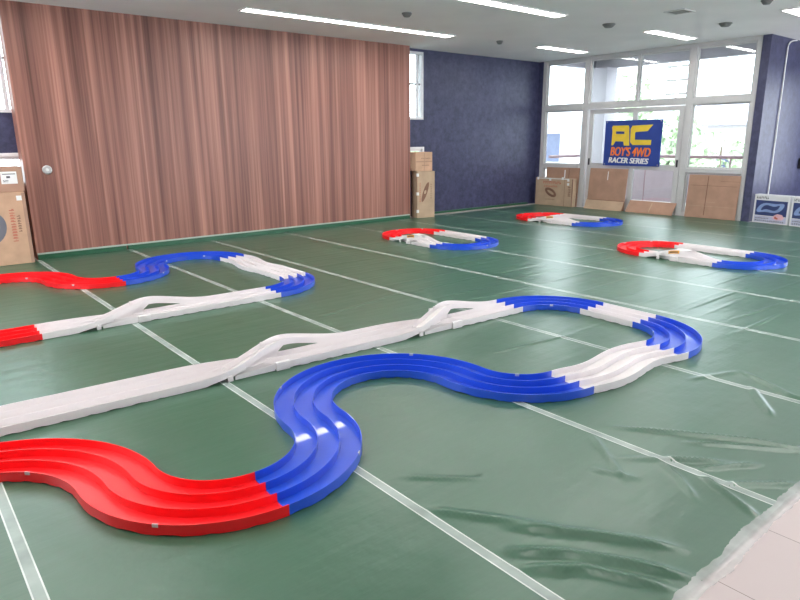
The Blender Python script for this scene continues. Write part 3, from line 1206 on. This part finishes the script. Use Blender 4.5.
# flat cardboard sheets against the glazing; each sheet leans slightly
def card(label, y0, y1, h, x_foot, x_top, mat, folds=(), creases=()):
    o = empty('cardboard_sheet', (x_foot, y1, .006))
    tag(o, label, 'cardboard sheet', 'cardboard sheets covering the foot of the glazed wall')
    w = y1 - y0
    ang = x_top - x_foot
    t = .006
    s = MB()
    s.add([(0, 0, 0), (0, -w, 0), (ang, -w, h), (ang, 0, h), (t, 0, 0), (t, -w, 0), (ang + t, -w, h), (ang + t, 0, h)],
          [(0, 1, 2, 3), (7, 6, 5, 4), (0, 4, 5, 1), (1, 5, 6, 2), (2, 6, 7, 3), (3, 7, 4, 0)])
    s.build('panel', mat, o, bevel=.002)

    def strip(name, u0, u1, v0, v1, mt, dd=.0015):
        a0, a1 = ang * v0 / h, ang * v1 / h
        p = MB().add([(a0 - dd, -u0, v0), (a0 - dd, -u1, v0), (a1 - dd, -u1, v1), (a1 - dd, -u0, v1)], [(0, 1, 2, 3)]).build(name, mt, o)
        return p
    for (u0, u1, v0, v1, mt, nm) in creases:
        strip(nm, u0, u1, v0, v1, mt)
    return o, strip


card('brown cardboard sheet behind the carton, leaning on left window bay', 8.36, 9.26, .85, XW - .12, XW - .065, CARTON_D,
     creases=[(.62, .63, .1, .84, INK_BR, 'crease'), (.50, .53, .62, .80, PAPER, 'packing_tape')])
o, st = card('brown cardboard sheet with folded bottom flap covering the left door leaf', 7.18, 8.09, .86, XW - .14, XW - .065, CARTON_D,
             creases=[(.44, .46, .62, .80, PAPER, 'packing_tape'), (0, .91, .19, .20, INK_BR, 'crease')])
MB().add([(-.10, 0, 0), (-.10, -.91, 0), (-.012, -.91, .19), (-.012, 0, .19), (-.095, 0, 0), (-.095, -.91, 0), (-.006, -.91, .19), (-.006, 0, .19)],
         [(0, 1, 2, 3), (7, 6, 5, 4), (0, 4, 5, 1), (1, 5, 6, 2), (2, 6, 7, 3), (3, 7, 4, 0)]).build('bottom_flap', CARTON_L, o)
card('low brown cardboard sheet slumped on the floor before the right door leaf', 6.09, 7.10, .23, XW - .22, XW - .05, CARTON_D,
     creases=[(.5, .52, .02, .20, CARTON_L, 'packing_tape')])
card('square brown cardboard sheet covering foot of the right window bay', 4.93, 5.88, .80, XW - .13, XW - .07, CARTON_D,
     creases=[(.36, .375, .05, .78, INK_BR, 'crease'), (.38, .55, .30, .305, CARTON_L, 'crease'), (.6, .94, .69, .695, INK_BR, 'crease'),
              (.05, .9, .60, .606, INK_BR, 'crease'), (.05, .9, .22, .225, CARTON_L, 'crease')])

# printed track packages standing at the right-hand pillar
PK_W = simple('package_white_border', (.78, .77, .79), .4, vary=.03)
PK_N = simple('package_navy_print', (.035, .055, .17), .35, vary=.15)
PK_B = simple('package_blue_track_print', (.26, .36, .62), .35, vary=.15)
PK_L = simple('package_lilac_print', (.50, .51, .66), .4, vary=.1)
PK_P = simple('package_pink_print', (.75, .45, .50), .4, vary=.15)


def package(x0, y0, x1, y1, label):
    w = math.hypot(x1 - x0, y1 - y0)
    a = math.atan2(y1 - y0, x1 - x0)
    o = empty('track_package', (x0, y0, .005), a)
    tag(o, label, 'package', 'printed toy track packages by the right pillar')
    h, d = .50, .13
    MB().box((0, 0, .001), (w, d, h)).build('box_body', PK_W, o, bevel=.004)
    decal(o, 'printed_picture', [(.035, w - .035, .135, .40)], PK_N, label='navy picture area')
    decal(o, 'printed_track', ring(.30, .275, .25, .085, .33, .28, squeeze=-.35), PK_B, d=-.0022, label='pale blue printed track loop')
    decal(o, 'printed_band', [(.03, w - .03, .02, .125)], PK_L)
    decal(o, 'printed_lettering', scribble(.04, .26, .42, .47, 8) + scribble(.05, .30, .075, .095, 9) + scribble(.05, w - .05, .03, .055, 14), INK, d=-.0022)
    decal(o, 'printed_car', [[(.36, .10), (.42, .07), (.53, .08), (.56, .12), (.52, .17), (.44, .18), (.38, .15)]], PK_P, d=-.0030, label='pink printed car')
    decal(o, 'printed_stripe', [[(.385, .10), (.44, .085), (.46, .10), (.40, .14)]], INK_R, d=-.0036)
    return o


package(12.14, 4.66, 12.03, 4.045, 'white and navy boxed toy track with looped track picture touching the pillar')
package(12.02, 4.015, 11.90, 3.40, 'white and navy boxed toy track cut by the right picture edge')

# white conduit in the corner of the right wall
pc = MB().tube([(12.82, 4.70, .02), (12.82, 4.70, 3.0), (12.83, 4.70, 3.06), (12.90, 4.70, 3.11), (13.0, 4.70, 3.14), (13.2, 4.70, 3.165)], .012).build('conduit', PAPER, None, smooth=True)
tag(pc, 'thin white conduit pipe running up the navy right-hand wall', 'pipe')
wb = empty('wall_box', (14.28, 4.72, .98))
tag(wb, 'small black wall-mounted box at the right edge on navy wall', 'wall box')
MB().box((-.14, -.07, -.10), (.3, -.001, .10)).build('housing', BLACK, wb, bevel=.01)
MB().box((-.10, -.073, -.07), (.26, -.0705, .07)).build('front_plate', GREY, wb)

# round flush pull in the walnut panel
kp = empty('round_pull', (1.80, YP, 1.16))
tag(kp, 'round metal flush pull set in the walnut panel near its left end', 'door pull')
MB().lathe([(.058, -.0005), (.058, -.006), (.050, -.011), (.043, -.011), (.040, -.004)], (0, 0, 0), axis='y').build('rim', STEEL, kp, smooth=True)
MB().lathe([(.020, -.0045), (.020, -.012), (.016, -.014)], (0, 0, 0), axis='y').build('center_button', PAPER, kp, smooth=True)

# ------------------------------------------------------------------ banner on the glass doors
BX = XW - .075
bn = empty('banner', (BX, 7.785, .935))
tag(bn, 'blue banner with yellow, orange and white lettering hung on the glass doors', 'banner')
BW, BH = 1.27, .91


def bfn(u, v, w):
    return (-w + .004 * math.sin(7 * u), -u * BW, v * BH)


m = MB()
NU, NV = 24, 10
vs = [bfn(i / NU, j / NV, 0) for j in range(NV + 1) for i in range(NU + 1)]
vs += [bfn(i / NU, j / NV, -.003) for j in range(NV + 1) for i in range(NU + 1)]
k0 = (NU + 1) * (NV + 1)
q = lambda i, j, b: b * k0 + j * (NU + 1) + i
fs = []
for j in range(NV):
    for i in range(NU):
        fs.append((q(i, j, 0), q(i + 1, j, 0), q(i + 1, j + 1, 0), q(i, j + 1, 0)))
        fs.append((q(i, j, 1), q(i, j + 1, 1), q(i + 1, j + 1, 1), q(i + 1, j, 1)))
for i in range(NU):
    fs.append((q(i, 0, 0), q(i, 0, 1), q(i + 1, 0, 1), q(i + 1, 0, 0)))
    fs.append((q(i, NV, 0), q(i + 1, NV, 0), q(i + 1, NV, 1), q(i, NV, 1)))
for j in range(NV):
    fs.append((q(0, j, 0), q(0, j + 1, 0), q(0, j + 1, 1), q(0, j, 1)))
    fs.append((q(NU, j, 0), q(NU, j, 1), q(NU, j + 1, 1), q(NU, j + 1, 0)))
BAN_B = simple('banner_blue_cloth', (.020, .055, .30), .6, vary=.06)
BAN_Y = simple('banner_yellow_print', (.86, .62, .05), .6, vary=.08)
BAN_O = simple('banner_orange_print', (.92, .22, .03), .6, vary=.08)
BAN_W = simple('banner_white_print', (.85, .85, .85), .6, vary=.02)
m.add(vs, fs).build('cloth', BAN_B, bn, smooth=True)


def uv(x, y):        # measured on a 764x600 view of the banner
    yy = (y - (80 - (x - 60) * .02)) / 452.0
    xx = (x - 70 + (y - 80) * .055) / 618.0
    return xx, 1 - yy


def letter(name, polys, mat, parent, w=.004):
    mb = MB()
    for p in polys:
        mb.prism([uv(*q) for q in p], bfn, w)
    o = mb.build(name, mat, parent)
    return o


A = [[(142, 145), (155, 128), (325, 125), (335, 140), (335, 185), (148, 185)], [(148, 185), (187, 185), (187, 210), (146, 210)], [(283, 185), (335, 185), (336, 210), (283, 210)],
     [(146, 210), (336, 210), (338, 285), (142, 285)], [(142, 285), (183, 285), (158, 325), (137, 325)], [(272, 285), (338, 285), (340, 325), (280, 325)]]
Cc = [[(352, 160), (372, 128), (590, 117), (532, 180), (405, 190), (352, 190)], [(352, 190), (405, 190), (400, 205), (400, 265), (350, 265)], [(350, 265), (400, 265), (575, 265), (570, 314), (376, 318), (350, 290)]]
letter('letter', A, BAN_Y, bn)['label'] = 'yellow letter A'
letter('letter', Cc, BAN_Y, bn)['label'] = 'yellow letter C'


def text(s, x0, x1, y0, y1, mat, label, shear, bold, heavy=3.5):
    cu = bpy.data.curves.new('lettering', 'FONT')
    cu.body = s
    cu.size = 1
    cu.shear = shear
    cu.offset = bold
    tmp = bpy.data.objects.new('lettering', cu)
    COL.objects.link(tmp)
    dg = bpy.context.evaluated_depsgraph_get()
    me0 = tmp.evaluated_get(dg).to_mesh()
    co = np.array([v.co[:] for v in me0.vertices])
    faces = [tuple(p.vertices) for p in me0.polygons]
    tmp.evaluated_get(dg).to_mesh_clear()
    bpy.data.objects.remove(tmp)
    lo, hi = co.min(0), co.max(0)
    nv = len(co)
    mb = MB()
    for dx in (-heavy, 0, heavy):          # heavier strokes
        P2 = [uv(x0 + dx + (x1 - x0) * (c[0] - lo[0]) / (hi[0] - lo[0]), y1 - (y1 - y0) * (c[1] - lo[1]) / (hi[1] - lo[1])) for c in co]
        mb.add([bfn(p, q, .004 + (dx + heavy) * .00006) for p, q in P2], faces)
    o = mb.build('lettering', mat, bn)
    o['label'] = label
    return o


text("BOY'S 4WD", 130, 570, 338, 430, BAN_O, "orange lettering BOY'S 4WD", .25, .008)
text('RACER SERIES', 110, 552, 446, 502, BAN_W, 'white lettering RACER SERIES', .25, .008)
mm = MB()
for (a, b) in ((0.03, .97), (.97, .97), (.03, .03), (.97, .03)):
    p = bfn(a, b, .003)
    mm.lathe([(.012, 0), (.012, .002), (.006, .003)], (p[0] - .003, p[1], p[2]), axis='x', n=12)
mm.build('eyelets', STEEL, bn)

# ------------------------------------------------------------------ outside: balcony, houses, trees
bal = MB()
bal.box((XW + .12, 4.86, -.15), (14.1, 9.5, -.02))
struct(bal.build('balcony_floor', CONC))
struct(MB().box((XW + .12, 4.86, 3.30), (14.1, 9.5, 3.45)).build('balcony_ceiling', CONC))
struct(MB().box((13.9, 4.86, 3.10), (14.1, 9.3, 3.299)).box((XW + .12, 9.32, 3.12), (14.1, 9.5, 3.299)).build('trim_2', CONC))
struct(MB().box((13.62, 8.80, -.019), (14.05, 9.30, 3.099)).build('trim_3', CONC))
RAILM = simple('faded_pink_rail', (.50, .34, .36), .5, vary=.05)
rl = empty('balcony_railing', (14.0, 7.0, -.02))
tag(rl, 'faded pink balcony railing beyond the glass doors', 'railing')
MB().tube([(0, -2.1, 1.10), (0, 1.78, 1.10)], .035).tube([(-1.6, 2.40, 1.10), (.0, 2.40, 1.10)], .035).build('handrail', RAILM, rl, smooth=True)
MB().tube([(0, -2.1, .86), (0, 1.78, .86)], .022).tube([(-1.6, 2.40, .86), (0, 2.40, .86)], .022).build('lower_rail', RAILM, rl, smooth=True)
for y in (-2.0, -1.05, -.1, .85, 1.7):
    MB().tube([(0, y, .001), (0, y, 1.08)], .018).build('post', RAILM, rl, smooth=True)
pl = MB().box((-.012, -2.1, .08), (.012, 1.78, .80)).box((-1.6, 2.385, .08), (-.02, 2.41, .80)).build('panel', simple('pale_rail_panel', (.62, .54, .58), .6, vary=.04), rl)

GZ = -3.5
struct(MB().box((XW + 2, -40, GZ - .3), (120, 90, GZ)).box((X0 - 20, YN + .3, GZ - .3), (XW + 2, 90, GZ)).build('ground', simple('pale_asphalt', (.33, .33, .34), .9, vary=.1, vscale=.5)))
HW = simple('white_house_wall', (.72, .72, .74), .8, vary=.04)
HC = simple('cream_house_wall', (.66, .62, .60), .8, vary=.04)
ROOF = simple('grey_roof_tile', (.34, .33, .40), .7, bump=.3, bscale=12, vary=.15)
ROOF_L = simple('pale_roof_sheet', (.55, .55, .58), .6, vary=.08)
DARKW = simple('dark_window_pane', (.10, .12, .20), .2, vary=.1)


def house(label, x, y, w, d, zt, roof_h, wall, roof, wins):
    """facade faces -x; x,y = front-left corner seen from the hall (max y)"""
    o = empty('house', (x, y, GZ))
    tag(o, label, 'house')
    H = zt - GZ
    MB().box((0, -w, .01), (d, 0, H)).build('walls', wall, o)
    ov = .4
    r = MB()
    r.add([(-ov, -w - ov, H), (d + ov, -w - ov, H), (d + ov, ov, H), (-ov, ov, H), (d / 2, -w - ov, H + roof_h), (d / 2, ov, H + roof_h),
           (-ov, -w - ov, H + .12), (-ov, ov, H + .12), (d + ov, -w - ov, H + .12), (d + ov, ov, H + .12)],
          [(0, 3, 2, 1), (0, 6, 7, 3), (6, 4, 5, 7), (4, 8, 9, 5), (1, 2, 9, 8), (0, 1, 8, 4, 6), (3, 7, 5, 9, 2)])
    r.build('roof', roof, o)
    for (u0, u1, v0, v1) in wins:
        f = MB().box((-.06, -u1, v0 - GZ), (.0, -u0, v1 - GZ)).build('window', simple('house_window_frame', (.6, .6, .62), .5), o)
        MB().box((-.075, -u1 + .06, v0 - GZ + .06), (-.061, -u0 - .06, v1 - GZ - .06)).build('pane', DARKW, f)
    return o


house('white neighbouring house with grey pantile roof beyond the left window bay', 22.0, 17.6, 4.6, 6.0, 2.0, .9, HW, ROOF_L, [(.35, 1.5, .5, 1.75)])
house('cream house with grey gabled roof seen in the right window bay', 30.0, 15.3, 3.2, 6.0, 2.0, 1.2, HC, ROOF, [(.5, 1.3, -.6, .6), (1.9, 2.7, -.6, .6)])
house('pale house with grey roof at the right edge of the right bay', 31.0, 11.2, 4.6, 6.0, 1.9, 1.3, HW, ROOF, [(.4, 1.2, -.4, .8)])
house('low pale house in the distance behind the trees', 44.0, 26.0, 9.0, 8.0, 1.2, 1.3, HC, ROOF_L, [(1, 2.2, -1, .2), (4, 5.2, -1, .2)])

LEAF = simple('fresh_green_leaf', (.46, .56, .38), .6, vary=.35, vscale=2.5)
BARK = simple('grey_brown_bark', (.18, .14, .11), .9, vary=.2)


def tree(label, x, y, h, r, nleaf=900, seed=0):
    R = random.Random(seed)
    o = empty('tree', (x, y, GZ))
    tag(o, label, 'tree', 'trees outside the glazed wall')
    t = MB().tube([(0, 0, .01), (.05, .03, h * .35), (-.03, .05, h * .6), (0, 0, h * .9)], [.14, .11, .08, .03], n=10)
    for k in range(5):
        a = R.uniform(0, 2 * PI)
        z = h * R.uniform(.4, .65)
        t.tube([(0, 0, z), (r * .35 * math.cos(a), r * .35 * math.sin(a), z + r * .35), (r * .7 * math.cos(a), r * .7 * math.sin(a), z + r * .6)], [.06, .04, .015], n=7)
    t.build('trunk', BARK, o, smooth=True)
    lv = MB()
    blobs = [(R.gauss(0, r * .42), R.gauss(0, r * .42), h * .68 + R.gauss(0, r * .42), r * R.uniform(.28, .5)) for _ in range(12)]
    for k in range(nleaf):
        b = R.choice(blobs)
        d = Vector((R.gauss(0, 1), R.gauss(0, 1), R.gauss(0, 1))).normalized() * b[3] * R.uniform(.6, 1)
        c = Vector(b[:3]) + d
        nrm = (d.normalized() + Vector((R.gauss(0, .5), R.gauss(0, .5), R.gauss(0, .5)))).normalized()
        a = nrm.orthogonal().normalized()
        e = nrm.cross(a)
        s = R.uniform(.10, .19)
        lv.add([c - a * s, c + e * s * .6, c + a * s, c - e * s * .6], [(0, 1, 2, 3)])
    lv.build('foliage', LEAF, o)
    return o


tree('large leafy green tree behind the banner and right door leaf', 19.2, 10.1, 6.0, 1.75, 1800, 1)
tree('small green tree at the right edge of right window bay', 22.0, 8.75, 4.9, .9, 700, 2)
tree('bushy green tree low in the right window bay', 25.0, 11.0, 5.2, 1.2, 900, 3)
tree('green tree outside the high window right of the panel', 13.0, 16.0, 7.0, 1.6, 1200, 5)

up = empty('utility_pole', (34.0, 17.6, GZ))
tag(up, 'slim utility pole with cross arms far beyond the glass', 'utility pole')
MB().tube([(0, 0, .01), (0, 0, 9.4)], [.16, .11], n=10).build('pole', CONC, up, smooth=True)
for z in (7.2, 7.9, 8.6):
    MB().box((-.06, -.7, z), (.06, .7, z + .12)).build('cross_arm', GREY, up)
